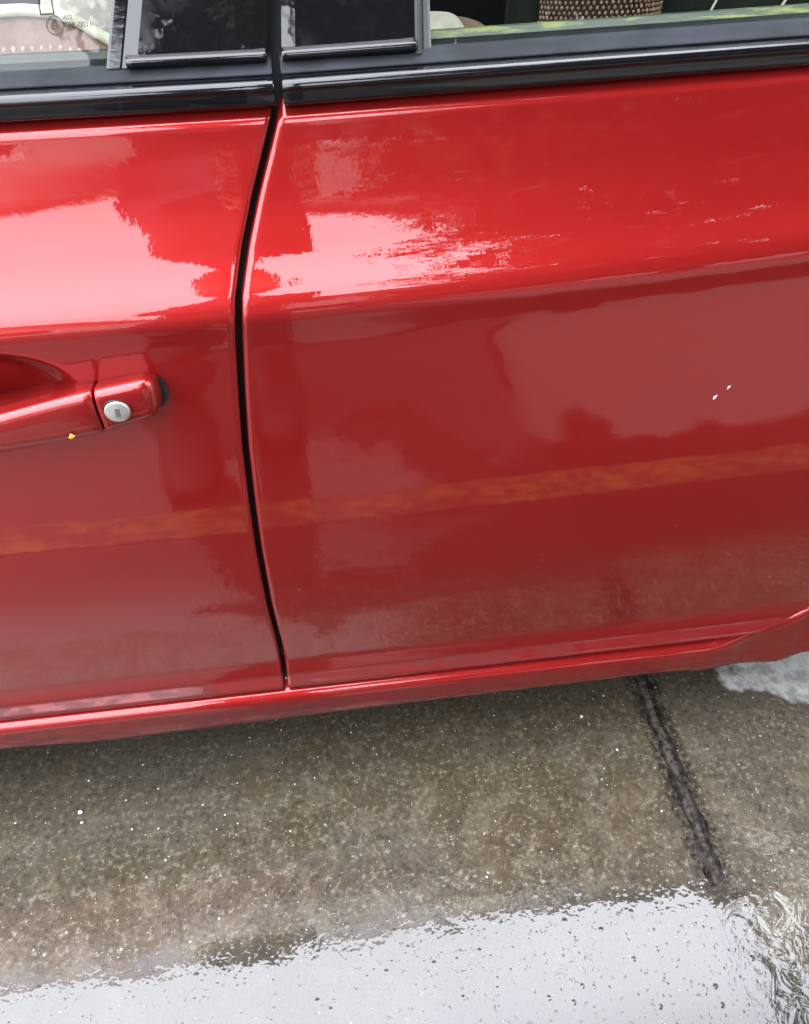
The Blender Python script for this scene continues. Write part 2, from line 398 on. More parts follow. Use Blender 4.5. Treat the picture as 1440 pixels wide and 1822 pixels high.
def door_skin(name, fl, fr, parent, steps, withcup=False):
    rows = [(0, t) for t in rowsA] + [(1, t) for t in rowsB]
    dl = [0, .0004, .001, .0018, .0027, .0038, .006, .009]
    V = []
    for kind, t in rows + [(1, 1.0)]:
        last = len(V) // 1 and (kind, t) == (1, 1.0) and len(V) >= len(rows) * (len(steps) + 2 * len(dl) + 2)
        row = []
        def z_at(x): return zrow(x, kind, t)
        xl = xr = 0
        for _ in range(6):
            xl = fl(z_at(xl)); xr = fr(z_at(xr))
        xs = [xl] + [xl + d for d in dl] + [xl + .012 + (xr - xl - .024) * s for s in steps] + [xr - d for d in dl[::-1]] + [xr]
        for j, x in enumerate(xs):
            z = z_at(x); y = surf(x, z) + rnd(x - xl) + rnd(xr - x)
            if withcup: y += cup(x, z)
            if kind == 1: y += rnd(z - ZD(x), .003) if t > .9 else 0
            if last: y += .02; z += .001
            if j in (0, len(xs) - 1): y += .028
            row.append((x, y, z))
        V += row
    nr = len(rows) + 1; nc = len(V) // nr
    F = grid_faces(nr, nc, flip=True)
    nh = len(rows)
    mi = []
    for i in range(nr - 1):
        isH = i < nh - 1 and rows[i][0] == 1 and rows[i][1] >= .968
        mi += [1 if isH or i >= nh - 1 else 0] * (nc - 1)
    return mesh_obj(name, V, F, paint, parent, True, [paint, hem], mi)

car = empty('parked_car', (-.3, .88, 0), 'red parked car seen close along its side, wet after rain, with black window trim', 'car')

# front door (left of the seam)
st = [i / 26 * .70 for i in range(26)] + [.70 + .30 * i / 110 for i in range(1, 110)]
front_door = door_skin('front_door', lambda z: -1.12 + (.5 - z) * .02, lambda z: seam(z) - GAP, car, st, True)
st = [i / 150 for i in range(1, 150)]
rear_door = door_skin('rear_door', lambda z: seam(z) + GAP, lambda z: dedge(z), car, st)

# the two doors' black belt mouldings
def strip(name, prof, x0, x1, mat, parent, n=60, fx=None, capr=.002):
    secs = []
    xs = [x0 + (x1 - x0) * i / n for i in range(n + 1)]
    xs = [x0, x0 + .0005, x0 + .0015] + xs[1:-1] + [x1 - .0015, x1 - .0005, x1]
    cy = sum(p[0] for p in prof) / len(prof); cz = sum(p[1] for p in prof) / len(prof)
    for i, x in enumerate(xs):
        k = 1
        if i in (0, len(xs) - 1): k = .86
        elif i in (1, len(xs) - 2): k = .95
        secs.append([(x + (fx(z) if fx else 0), cy + (y - cy) * k, cz + (z - cz) * k + .0175 * min(max(x, 0), .5)) for y, z in prof])
    return loft(name, secs, mat, parent)
def arcpts(c, r, a0, a1, n):
    return [(c[0] + r * cos(R(a0 + (a1 - a0) * i / n)), c[1] + r * sin(R(a0 + (a1 - a0) * i / n))) for i in range(n + 1)]
belt_prof = [(.075, .8885), (.050, .8925), (.0405, .8947)] + [(.0385, .8960), (.0378, .8985), (.0376, .9015), (.0380, .9045)] + arcpts((.0430, .9045), .005, 180, 100, 8) + [(.0460, .9096), (.0500, .9098), (.0540, .9098), (.075, .9098)]
lip_prof = [(.075, .905), (.0492, .9100), (.0490, .9108), (.0505, .9116), (.0535, .9124), (.0560, .9136), (.0575, .915), (.0600, .9163), (.075, .917)]
strip('wiper_seal', lip_prof, -1.12, seam(.9) - GAP - .0008, seal_grey2, front_door)
strip('wiper_seal', lip_prof, seam(.9) + GAP + .0003, .86, seal_grey2, rear_door)
PL = lambda z: .062 + .55 * (z - .92)          # leaning window plane
def lean(z): return (z - .92) * .14
strip('belt_moulding', belt_prof, -1.12, seam(.9) - GAP - .0005, moulding_m, front_door)
strip('belt_moulding', belt_prof, seam(.9) + GAP, .86, moulding_m, rear_door)

# window pillar covers, glass, seals (all leaning in the window plane)
def xz_roof(x):      # top of the side windows
    pts = [(-1.30, .925), (-1.0, 1.13), (-.62, 1.36), (-.3, 1.405), (.2, 1.415), (.7, 1.39), (1.05, 1.30), (1.45, .96)]
    return lerp(pts, x, False)
def panel(name, xa, xb, off, mat, parent, z0=.916, z1=None, n=14, nx=10, th=.004, rl=.002, rr_=.002):
    """leaning panel between lines xa(z), xb(z); outer face off mm in front of the window plane"""
    V = []; rows = n + 1
    for i in range(rows):
        for side in (0, 1):
            pass
    cols = [(0, th)] + [(j / nx, 0) for j in range(nx + 1)] + [(1, th)]
    for i in range(rows):
        t = i / n
        for c, dp in cols:
            zt = z0 + ((z1 or 1.40) - z0) * t
            x = xa(zt) + (xb(zt) - xa(zt)) * c
            ztop = min(z1 or 9, xz_roof(x)); z = z0 + (ztop - z0) * t
            x = xa(z) + (xb(z) - xa(z)) * c
            y = PL(z) - off + dp
            if c in (0, 1) and dp == 0: y += .0012
            V.append((x, y, z))
    return mesh_obj(name, V, grid_faces(rows, len(cols)), mat, parent, False)
P1 = lambda z: -.0955 + (z - .9135) * .31       # front glass rear edge
G1 = lambda z: -.0072 + (z - .9147) * .17
G2 = lambda z: .0020 + (z - .9138) * .12
P2 = lambda z: .0862 + (z - .915) * .06
P3 = lambda z: .0905 + (z - .915) * .06
P4 = lambda z: .0970 + (z - .915) * .03
cover_f = panel('pillar_cover', P1, G1, .0035, gloss_black, front_door)
cover_r = panel('pillar_cover', G2, P2, .0035, gloss_black, rear_door)
trim_prof = [(.0585, .9150), (.0555, .9158)] + arcpts((.0572, .9185), .003, 200, 95, 7) + [(.0602, .9222), (.066, .923), (.066, .915)]
strip('pillar_trim', trim_prof, -.0915, G1(.918) - .0003, moulding_m, front_door, 20)
strip('pillar_trim', trim_prof, G2(.918) + .0002, .0868, moulding_m, rear_door, 20)
panel('window_seal', lambda z: P1(z) - .0095, lambda z: P1(z) + .0003, .0022, moulding_m, front_door, nx=6)
panel('window_seal', P2, P3, .0046, rubber, rear_door, nx=3)
panel('window_channel', P3, P4, .0012, seal_grey, rear_door, nx=4)
panel('window_glass', lambda z: -1.28, lambda z: P1(z) - .004, -.002, glass, front_door, z0=.90, nx=24)
panel('window_glass', lambda z: P4(z) - .003, lambda z: .80 - (z - .92) * .1, -.002, glass, rear_door, z0=.90, nx=24)
# upper window frames
def frame_tube(name, x0, x1, parent, n=24):
    pts = [(x0 + (x1 - x0) * i / n, PL(xz_roof(x0 + (x1 - x0) * i / n)) - .002, xz_roof(x0 + (x1 - x0) * i / n)) for i in range(n + 1)]
    return tube(name, pts, .016, gloss_black, parent, 8)
frame_tube('window_frame', -1.27, .055, front_door); frame_tube('window_frame', .075, 1.1, rear_door)
panel('quarter_trim', lambda z: .795 - (z - .92) * .1, lambda z: 1.0 - (z - .92) * .35 + .1, .002, gloss_black, rear_door, nx=8)
# inner window sills seen through the glass
for par, x0, x1, mt in ((front_door, -1.1, -.03, seal_grey), (rear_door, .02, .86, mossy)):
    pr = [(.066, .90), (.066, .9155)] + arcpts((.0860, .9155), .004, 150, 20, 5) + [(.098, .912), (.110, .900), (.118, .86), (.10, .80), (.07, .80)]
    strip('inner_sill', pr, x0, x1, mt, par, 30)

# dark structure inside the gap and behind the doors
V = []; 
pil = [(-.05, .05, .20), (.02, .05, .20)]
def bp(z): return seam(z) if z < .91 else (G1(z) + G2(z)) / 2
zs = [.2, .3, .4, .5, .6, .7, .76, .79, .82, .85, .88, .9, .95, 1.1, 1.25, 1.40]
secs = []
for z in zs:
    x = bp(z); y = (surf(x, max(z, .27)) if z < .895 else PL(z) - .002) + .016
    secs.append([(x - .045, y + .03, z), (x - .04, y, z), (x + .04, y, z), (x + .045, y + .03, z), (x, y + .08, z)])
loft('inner_pillar', secs, dark_inner, car)

# ---- rocker / sill panel, butts up to the doors and runs to the rear arch
def rocker_sec(x):
    zt = ZD(x) - .0125
    if x > .452:
        # follow the underside of the door's upswept corner
        e = [(.452, .2600), (.485, .2610), (.504, .2635), (.5265, .2695), (.5487, .2780), (.5673, .2900), (.588, .314), (.610, .346), (.640, .395)]
        zt = lerp(e, x, False)
    k = min(max((x - .445) / .08, 0), 1); k = k * k * (3 - 2 * k)     # crest fades out towards the arch
    zb = lerp([(-1.2, .24), (-.40, .2200), (-.28, .2080), (-.07, .2062), (.38, .2000), (.50, .1870), (.572, .1780), (.603, .197), (.64, .24)], x)
    ys = surf(x, max(zt, ZD(x) + .02)) 
    A = [(.062, zt + .012), (.044, zt + .004), (.034, zt), (.0285, zt - .0012), (.0232, zt - .0035), (.0198, zt - .0065), (.0182, zt - .0105), (.0180, zt - .015)]
    Bk = [(.062, zt + .012), (ys + .016, zt + .006), (ys + .010, zt + .0022), (ys + .0045, zt + .0012), (ys + .0012, zt - .0008), (ys - .0002, zt - .0045), (ys - .0004, zt - .010), (ys - .0002, zt - .018)]
    top = [(a[0] * (1 - k) + b[0] * k, a[1] * (1 - k) + b[1] * k) for a, b in zip(A, Bk)]
    yz = top[-1][1]; y0 = top[-1][0]
    h = 1 - .75 * k
    low = [(y0 + .0005, yz + (zb - yz) * .35), (y0 + .002 * h, yz + (zb - yz) * .65), (y0 + .006 * h, yz + (zb - yz) * .88), (y0 + .013 * h, zb), (y0 + .024, zb - .004 * h), (.09, zb - .004), (.12, zb + .02), (.12, zt + .012)]
    return [(x, y, z) for y, z in top + low]
xs = [-1.15 + i * .02 for i in range(77)] + [.40 + i * .005 for i in range(49)]
ro = loft('rocker_panel', [rocker_sec(x) for x in xs], hem, car, smooth=True)
bevel(ro, .0015, 1)
ro.data.materials.append(paint)
for p in ro.data.polygons:
    if p.center.z > rocker_sec(p.center.x)[7][2] - .002: p.material_index = 1

# ---- rear quarter, wheel arch
WX, WZ, WR = 1.03, .32, .355
def arch_x(z, s): return WX + s * sqrt(max(WR * WR - (z - WZ) ** 2, 0))
def body_grid(name_list, parent, x0, x1, z0, z1, nx=24, nz=20):
    V = []
    for i in range(nz + 1):
        z = z0 + (z1 - z0) * i / nz
        a, b = x0(z), x1(z)
        for j in range(nx + 1):
            x = a + (b - a) * j / nx
            V.append((x, surf(x, z), z))
    return V, grid_faces(nz + 1, nx + 1)
def join_parts(name, lst, mat, parent):
    V = []; F = []
    for v, f in lst:
        o = len(V); V += v; F += [tuple(i + o for i in q) for q in f]
    return mesh_obj(name, V, F, mat, parent)
ztop = WZ + WR - .002
qp = join_parts('quarter_panel', [
    body_grid(0, 0, lambda z: dedge(z) + .004, lambda z: max(arch_x(z, -1), dedge(z) + .006), .30, ztop, 6),
    body_grid(0, 0, lambda z: dedge(z) + .004, lambda z: 2.0, ztop, .903, 40, 30),
    body_grid(0, 0, lambda z: arch_x(z, 1), lambda z: 2.0 - (z < .4) * .05, .25, ztop, 20)], paint, car)
lip = [(WX + WR * cos(R(a)), surf(WX + WR * cos(R(a)), WZ + WR * sin(R(a))) + .004, WZ + WR * sin(R(a))) for a in range(188, -16, -6)]
tube('arch_lip', lip, .008, paint, qp, 6)
FWX = -1.66
fz = join_parts('front_fender', [
    body_grid(0, 0, lambda z: FWX + sqrt(max(WR ** 2 - (z - WZ) ** 2, 0)), lambda z: -1.126 + (.5 - z) * .02, .24, ztop, 10),
    body_grid(0, 0, lambda z: -2.35, lambda z: -1.126 + (.5 - z) * .02, ztop, .895, 30, 30),
    body_grid(0, 0, lambda z: -2.35, lambda z: FWX - sqrt(max(WR ** 2 - (z - WZ) ** 2, 0)), .25, ztop, 14)], paint, car)

# wheels
def wheel(x, y, s):
    root = tyre = None
    n = 48; prof = [(.205, -.10), (.30, -.105), (.318, -.09), (.322, 0), (.318, .09), (.30, .105), (.205, .10)]
    secs = [[(x + r * cos(2 * pi * k / n), y + d, WZ + r * sin(2 * pi * k / n)) for r, d in prof] for k in range(n + 1)]
    t = loft('wheel', secs, tyre_m, car, close=True, caps=False)
    V = []; F = []
    for k in range(5):
        a = 2 * pi * k / 5
        for (r, wd) in ((.03, .035), (.2, .022)):
            for ss in (-1, 1):
                for dy in (0, .03):
                    V.append((x + r * cos(a) - ss * wd * sin(a), y - s * (.085 - dy), WZ + r * sin(a) + ss * wd * cos(a)))
        o = k * 8; F += [(o, o + 2, o + 6, o + 4), (o + 1, o + 5, o + 7, o + 3), (o, o + 4, o + 5, o + 1), (o + 2, o + 3, o + 7, o + 6)]
    mesh_obj('rim', V, F, rim_m, t, False)
    secs = [[(x + r * cos(2 * pi * k / n), y - s * d, WZ + r * sin(2 * pi * k / n)) for r, d in ((.21, .095), (.2, .09), (.195, .02), (.21, .02))] for k in range(n + 1)]
    loft('rim', secs, rim_m, t, close=True, caps=False)
    return t
for wx in (WX, FWX):
    wheel(wx, .135, 1); wheel(wx, 1.625, -1)

# ---- roof, glass, bonnet, boot, bumpers, underbody (whole car, across its width)
YC = .88
def roofsec(x, z, hw, crown):
    n = 14; out = []
    for i in range(n + 1):
        t = -1 + 2 * i / n
        out.append((x, YC + t * hw, z - crown * t * t * (1 + .5 * t ** 6)))
    return out
def sheet(name, secs, mat, parent, th=.02):
    o = mesh_obj(name, [p for s in secs for p in s], grid_faces(len(secs), len(secs[0])), mat, parent)
    md = o.modifiers.new('solid', 'SOLIDIFY'); md.thickness = th; md.offset = -1 if th > 0 else 1
    return o
def hw(x): z = xz_roof(x) + .02; return YC - PL(z) + .004
rs = []
for i in range(25):
    x = -.62 + i * (1.05 + .62) / 24
    zz = xz_roof(x) + .012; rs.append(roofsec(x, zz + .055, hw(x), .055))
sheet('roof', rs, paint, car)
ws = []
for i in range(9):
    t = i / 8; x = -1.30 + t * .68; z = xz_roof(x) + .02; ws.append(roofsec(x - .1 * (1 - t), z + .05, hw(x) - .03, .05))
o = mesh_obj('windscreen', [p for s in ws for p in s], grid_faces(9, 15), glass, car)
ws = []
for i in range(9):
    t = i / 8; x = 1.05 + t * .42; z = xz_roof(x) + .02; ws.append(roofsec(x, z + .05, hw(x) - .03, .05))
mesh_obj('rear_windscreen', [p for s in ws for p in s], grid_faces(9, 15), glass, car)
hs_ = [roofsec(-1.38 - i * .11, .96 - .012 * i - .0012 * i * i, YC - .05, .06) for i in range(10)]
sheet('bonnet', hs_, paint, car)
bs_ = [roofsec(1.46 + i * .08, 1.01 - .004 * i, YC - .06, .07) for i in range(7)]
sheet('boot_lid', bs_, paint, car)
def bumper(name, x, s):
    secs = []
    for z, dx in ((.2, -.06), (.3, 0), (.45, .03), (.6, .01), (.75, -.03), (.88, -.10)):
        secs.append([(x + s * (dx - .22 * abs(t) ** 3), YC + t * .86, z) for t in [-1 + i / 10 for i in range(21)]])
    return sheet(name, secs, paint, car)
bf = bumper('front_bumper', -2.5, -1); br = bumper('rear_bumper', 2.12, 1)
for ys in (.2, 1.56):
    o = box('headlight', -2.42, -2.25, ys - .14, ys + .14, .66, .78, lens_m, car, .02)
    o = box('tail_light', 1.96, 2.08, ys - .12, ys + .12, .78, .92, lens_red, car, .02)
box('floor_pan', -2.2, 1.95, .075, 1.685, .215, .24, dark_inner, car)
for par, x0, x1 in ((front_door, -1.1, -.09), (rear_door, -.03, .60)):
    box('inner_panel', x0, x1, .075, .085, .245, .895, dark_inner, par)
box('headlining', -.6, 1.0, .45, 1.31, 1.41, 1.425, dark_inner, car)
# A and C pillars
for ys in (1, -1):
    f = (lambda y: y) if ys == 1 else (lambda y: 2 * YC - y)
    tube('roof_pillar', [(-1.36, f(PL(.93) + .01), .93), (-1.0, f(PL(1.15) + .01), 1.155), (-.62, f(PL(1.38) + .01), 1.385)], .028, paint, car, 8)
    tube('roof_pillar', [(1.04, f(PL(1.32) + .01), 1.33), (1.3, f(PL(1.13) + .01), 1.14), (1.5, f(PL(.94) + .01), .95)], .05, paint, car, 8)
    tube('roof_rail', [(-.62 + i * .1, f(PL(xz_roof(-.62 + i * .1) + .02) - .002), xz_roof(-.62 + i * .1) + .025) for i in range(18)], .024, paint, car, 8)

# ---- door handle group
def handle_section(x, ztop, zbot, ycrest, flatten=1):
    """closed section in y,z, bulging out from the door skin"""
    yd = surf(x, (ztop + zbot) / 2) + .012
    h = ztop - zbot; yc = ycrest
    P = [(yd, ztop - .0065), (yc + .014, ztop - .0032), (yc + .009, ztop - .0018), (yc + .0055, ztop - .0016), (yc + .0028, ztop - .0030), (yc + .0012, ztop - .0052), (yc + .0004, ztop - .0082),
         (yc + .0000, ztop - h * .42), (yc + .0003, ztop - h * .65), (yc + .0012, zbot + h * .16), (yc + .0030, zbot + h * .05), (yc + .0065, zbot), (yc + .012, zbot - .0006), (yd, zbot - .002)]
    return [(x, y, z) for y, z in P]
def handle_piece(name, x0, x1, zt, zb, yc, capL, capR, parent, n=24):
    secs = []
    for i in range(n + 1):
        u = i / n; x = x0 + (x1 - x0) * u
        secs.append([x, 1.0, 0.0])
    S = []
    ext = []
    if capL: ext += [(x0, .0022), (x0 + .0004, .0009), (x0 + .0012, .0002)]
    body = [(x0 + (x1 - x0) * i / n, 0) for i in range((2 if capL else 0), n + 1 - (2 if capR else 0))]
    ext += body
    if capR == 1: ext += [(x1 - .0012, .0002), (x1 - .0004, .0009), (x1, .0022)]
    if capR == 2:   # soft rounded end
        ext = [e for e in ext if e[0] < x1 - .0085]
        ext += [(x1 - .008, .0003), (x1 - .006, .0012), (x1 - .004, .0026), (x1 - .0022, .0046), (x1 - .0008, .0075), (x1, .012)]
    for x, inset in ext:
        a, b = zt(x), zb(x)
        S.append(handle_section(x, a - inset * .8, b + inset * .8, yc(x) + inset))
    return loft(name, S, paint, parent, flip=False)
zt = lambda x: lerp([(-.45, .716), (-.34, .7170), (-.29, .7190), (-.2170, .7285), (-.193, .7325), (-.1726, .7355), (-.152, .7380), (-.110, .7420), (-.10, .742)], x, False)
zb = lambda x: lerp([(-.45, .690), (-.34, .6900), (-.29, .6925), (-.2266, .6960), (-.1837, .6965), (-.1547, .6995), (-.1115, .7085), (-.10, .7110)], x, False)
ycr = lambda x: lerp([(-.45, -.010), (-.345, -.010), (-.30, -.028), (-.22, -.029), (-.16, -.0245), (-.10, -.0200)], x, False)
grip = handle_piece('door_handle', -.345, -.1528, zt, zb, ycr, 1, 1, front_door, 60)
esc = handle_piece('lock_surround', -.1518, -.1095, zt, zb, ycr, 1, 2, front_door, 30)
# flat black disc on the skin, painting the shaded end gap behind the surround
V = []
for k in range(28):
    a_ = 2 * pi * k / 28; x_ = -.1195 + .0150 * cos(a_); z_ = .7205 + .0165 * sin(a_); V.append((x_, surf(x_, z_) - .0007, z_))
mesh_obj('gap_shade', V, [tuple(range(28))[::-1]], rubber, front_door)
# lock cylinder
def disc(name, c, r, th, mat, parent, n=40, dome=.0006, nrm=(0, -1, -.05)):
    nv = Vector(nrm).normalized(); a = Vector((1, 0, 0)); b = nv.cross(a).normalized(); c = Vector(c)
    secs = []
    for rr_, d in ((r, th), (r, .0008), (r * .97, .0002), (r * .92, 0), (r * .5, -dome * .7), (r * .02, -dome)):
        secs.append([c - nv * d + (a * cos(2 * pi * k / n) + b * sin(2 * pi * k / n)) * rr_ for k in range(n)])
    return loft(name, secs, mat, parent)
lx, lz = -.1388, .7198
ly = ycr(lx) 
disc('lock_recess', (lx - .0012, ly - .0002, lz - .0004), .0102, .004, rubber, esc)
disc('lock_cylinder', (lx, ly - .0016, lz), .0089, .004, metal, esc)
o = box('keyhole', lx - .0014, lx + .0019, ly - .0026, ly - .0018, lz - .0034, lz + .0042, slot_m, esc, .0003)
o.data.transform(Matrix.Translation((lx, ly, lz)) @ Matrix.Rotation(R(6), 4, 'Y') @ Matrix.Translation((-lx, -ly, -lz)))
# yellow fleck stuck to the grip
fx, fz_ = -.1745, .7035
V = [(fx, ycr(fx) - .0008, fz_ + .0035), (fx + .0032, ycr(fx) - .0003, fz_ + .0002), (fx - .0005, ycr(fx) - .0002, fz_ - .0030), (fx - .0026, ycr(fx) - .0006, fz_ - .0006), (fx, ycr(fx) - .0016, fz_)]
tag(mesh_obj('petal', V, [(0, 4, 1), (1, 4, 2), (2, 4, 3), (3, 4, 0), (0, 1, 2, 3)][::1], yellow_chip), 'tiny yellow petal stuck to the red door handle', 'petal')
# two paint chips on the rear door
def chip(x, z, s):
    y = surf(x, z); V = []
    n = 7
    for k in range(n):
        a = 2 * pi * k / n; r = s * (1 + .35 * sin(3 * k + x * 90)); xx = x + r * (cos(a) * .8 + .35 * sin(a)); zz = z + r * sin(a) * 1.25
        V.append((xx, surf(xx, zz) - .0004, zz))
    V.append((x, y - .0010, z))
    return mesh_obj('paint_chip', V, [(k, (k + 1) % n, n) for k in range(n)], white_m, rear_door)

# ---- fastening the far side: mirrored copies of the near side's parts
def mirror_copy(o, parent):
    c = o.copy(); col.objects.link(c)
    return c
MIR = Matrix.Translation((0, 2 * YC, 0)) @ Matrix.Scale(-1, 4, (0, 1, 0))
def mirror_tree(o, parent):
    c = o.copy(); c.data = o.data.copy(); col.objects.link(c)
    c.data.transform(MIR @ Matrix.Identity(4)); c.data.flip_normals(); c.parent = parent; c.matrix_parent_inverse = world_of(parent).inverted()
    for ch in list(o.children): mirror_tree(ch, c)
for o in (front_door, rear_door, ro, qp, fz): mirror_tree(o, car)
chip(.3385, .6730, .0015); chip(.3290, .6640, .0018)

# ------------------------------------------------------------------ interior
def cushion(name, cx, cy, cz, sx, sy, sz, rot, mat, parent, pw=3.2):
    V = []; n, mm = 28, 16
    for i in range(mm + 1):
        ph = -pi / 2 + pi * i / mm
        for j in range(n):
            th = 2 * pi * j / n
            f = lambda v: math.copysign(abs(v) ** (2 / pw), v)
            V.append(Vector((sx * f(cos(ph)) * f(cos(th)), sy * f(cos(ph)) * f(sin(th)), sz * f(sin(ph)))))
    M = Matrix.Translation((cx, cy, cz)) @ Matrix.Rotation(rot, 4, 'Y')
    return mesh_obj(name, [M @ v for v in V], grid_faces(mm + 1, n, close=True), mat, parent)
for i, ys in enumerate((.61, 1.17)):
    s = cushion('front_seat', -.50, ys, .47, .27, .25, .09, 0, fabric, car)
    cushion('backrest', -.17, ys, .78, .085, .245, .34, R(16), fabric, s)
    cushion('headrest', -.05, ys, 1.20, .05, .13, .08, R(12), fabric, s)
rs_ = cushion('rear_seat', .62, .88, .45, .28, .66, .09, 0, fabric_dark, car)
cushion('backrest', .95, .88, .72, .10, .66, .30, R(18), fabric_dark, rs_)
box('dashboard', -1.25, -1.0, .2, 1.56, .70, .92, plastic_grey, car, .03)
box('parcel_shelf', 1.0, 1.5, .25, 1.5, .90, .93, plastic_grey, car, .01)

# beaded covers hanging over the seats
def beads(name, pts, mat, parent, s=(.0032, .0022, .0045), rot=0):
    V = []; F = []
    base = [(0, 0, 1), (1, 0, 0), (0, 1, 0), (-1, 0, 0), (0, -1, 0), (0, 0, -1)]
    fb = [(0, 1, 2), (0, 2, 3), (0, 3, 4), (0, 4, 1), (5, 2, 1), (5, 3, 2), (5, 4, 3), (5, 1, 4)]
    for p in pts:
        k = .8 + .4 * random.random(); o = len(V); a = rot + random.uniform(-.2, .2)
        for b in base:
            x, y, z = b[0] * s[0] * k, b[1] * s[1] * k, b[2] * s[2] * k
            V.append((p[0] + x * cos(a) - z * sin(a), p[1] + y, p[2] + x * sin(a) + z * cos(a)))
        F += [tuple(i + o for i in f) for f in fb]
    o = mesh_obj(name, V, F, mat, parent, True); o['kind'] = 'stuff'
    md = o.modifiers.new('round', 'SUBSURF'); md.levels = md.render_levels = 1
    return o
def arch_z(x):
    return lerp([(-.30, .888), (-.224, .8925), (-.206, .8925), (-.184, .890), (-.168, .884), (-.144, .868), (-.12, .845)], x, False)
sc1 = empty('seat_cover', (-.2, .30, .80), 'brown beaded cover with cream piping, seen through the left window', 'seat cover')
V = []; nx_ = 40
for i in range(9):
    for j in range(nx_ + 1):
        x = -.30 + .18 * j / nx_; z1 = arch_z(x); z = z1 - (z1 - .80) * i / 8
        V.append((x, .285 + .03 * (1 - i / 8) ** 2 - .006 * sin(i / 8 * pi), z))
mesh_obj('cover_cloth', V, grid_faces(9, nx_ + 1, flip=True), fabric_brown, sc1).modifiers.new('s', 'SOLIDIFY').thickness = .012
tube('piping', [(-.30 + .18 * j / nx_, .312, arch_z(-.30 + .18 * j / nx_) + .001) for j in range(nx_ + 1)], .0048, piping_m, sc1)
pts = []
for r_ in range(3):
    for j in range(16):
        x = -.222 + j * .0075 + (r_ % 2) * .0035; z = .8735 - r_ * .0085 - max(0, (x + .18)) * .20
        pts.append((x, .276, z))
beads('beads', pts, bead_pale, sc1, (.0036, .003, .005))
# leg of the seat frame lever and pale shape lower left
cushion('side_bolster', -.25, .27, .836, .10, .035, .028, R(-4), fabric, sc1)

sc2 = empty('seat_cover', (.36, .47, .60), 'dark brown cover woven with tan diamond beads, seen through the right window', 'seat cover')
V = []; nu, nv = 24, 16
def roll(u, v):   # u 0..1 across, v 0..1 down: draped over a rounded seat shoulder
    a = R(-78 + 156 * u)
    x = .362 + (.074 - .008 * v) * sin(a) * 1.0 - .012 * v; y = .49 - .060 * cos(a); z = .93 - .20 * v - .010 * (1 - cos(a)) * 1
    return x, y, z
for i in range(nv + 1):
    for j in range(nu + 1): V.append(roll(j / nu, i / nv))
mesh_obj('cover_cloth', V, grid_faces(nv + 1, nu + 1, flip=True), bead_back, sc2).modifiers.new('s', 'SOLIDIFY').thickness = .01
pts = []
for i in range(42):
    for j in range(30):
        u = (j + .5 * (i % 2) + .3) / 30; v = (i + .5) / 42
        if u < 1:
            x, y, z = roll(u, v); pts.append((x + random.uniform(-.0006, .0006), y - .0015, z))
beads('beads', pts, bead_m, sc2, (.0033, .0024, .0044), .25)
cushion('seat_side', .47, .55, .78, .20, .05, .20, 0, fabric_dark, rs_)
tube('seat_piping', [(.458, .44, .805), (.466, .445, .822), (.478, .45, .845), (.50, .46, .885)], .0013, piping_m, rs_, 6)
tube('seat_piping', [(.536, .44, .805), (.545, .445, .822), (.560, .45, .845), (.585, .46, .885)], .0016, piping_m, rs_, 6)
cushion('buckle_pad', .148, .31, .852, .022, .03, .024, R(5), piping_m, rs_)
cushion('buckle_pad', .176, .325, .846, .022, .03, .020, R(15), fabric_brown, rs_)

# etched marks on the front glass
def txt(s, x, z, size, parent, name='glass_stamp'):
    cu = bpy.data.curves.new(name, 'FONT'); cu.body = s; cu.size = size; cu.extrude = .00005
    t = bpy.data.objects.new(name, cu); col.objects.link(t)
    bpy.context.view_layer.update()
    me = bpy.data.meshes.new_from_object(t.evaluated_get(bpy.context.evaluated_depsgraph_get()))
    bpy.data.objects.remove(t)
    M = Matrix.Translation((x, PL(z) + .0008, z)) @ Matrix.Rotation(R(90 - 28.8), 4, 'X')
    me.transform(M); me.materials.append(stamp_m)
    o = bpy.data.objects.new(name, me); col.objects.link(o); attach(o, parent); return o
stamp_m = simple('etched_mark', (.012, .013, .012), .8)
fg = [c for c in front_door.children if c.name.startswith('window_glass')][0]
txt('E1', -.1330, .9352, .0052, fg); txt('43R-0011', -.1248, .9356, .0042, fg)
txt('AS2', -.1250, .9395, .0034, fg); txt('1111', -.1290, .9300, .0030, fg)
V = []; n = 32
for k in range(n):
    a = 2 * pi * k / n
    for r_ in (.0046, .0051):
        zz = .9370 + r_ * sin(a) * .92; V.append((-.1302 + r_ * cos(a), PL(zz) + .0006, zz))
mesh_obj('glass_stamp', V, [(2 * k, 2 * k + 1, (2 * k + 3) % (2 * n), (2 * k + 2) % (2 * n)) for k in range(n)], stamp_m, fg)
V = []
for k, (dx, dz) in enumerate([(-1, -1), (1, -1), (1, 1), (-1, 1)]):
    for r_ in (.0034, .0042):
        zz = .9462 + dz * r_ * 1.0; V.append((-.1335 + dx * r_, PL(zz) + .0006, zz))
mesh_obj('glass_stamp', V, [(2 * k, 2 * k + 1, (2 * k + 3) % 8, (2 * k + 2) % 8) for k in range(4)], stamp_m, fg)

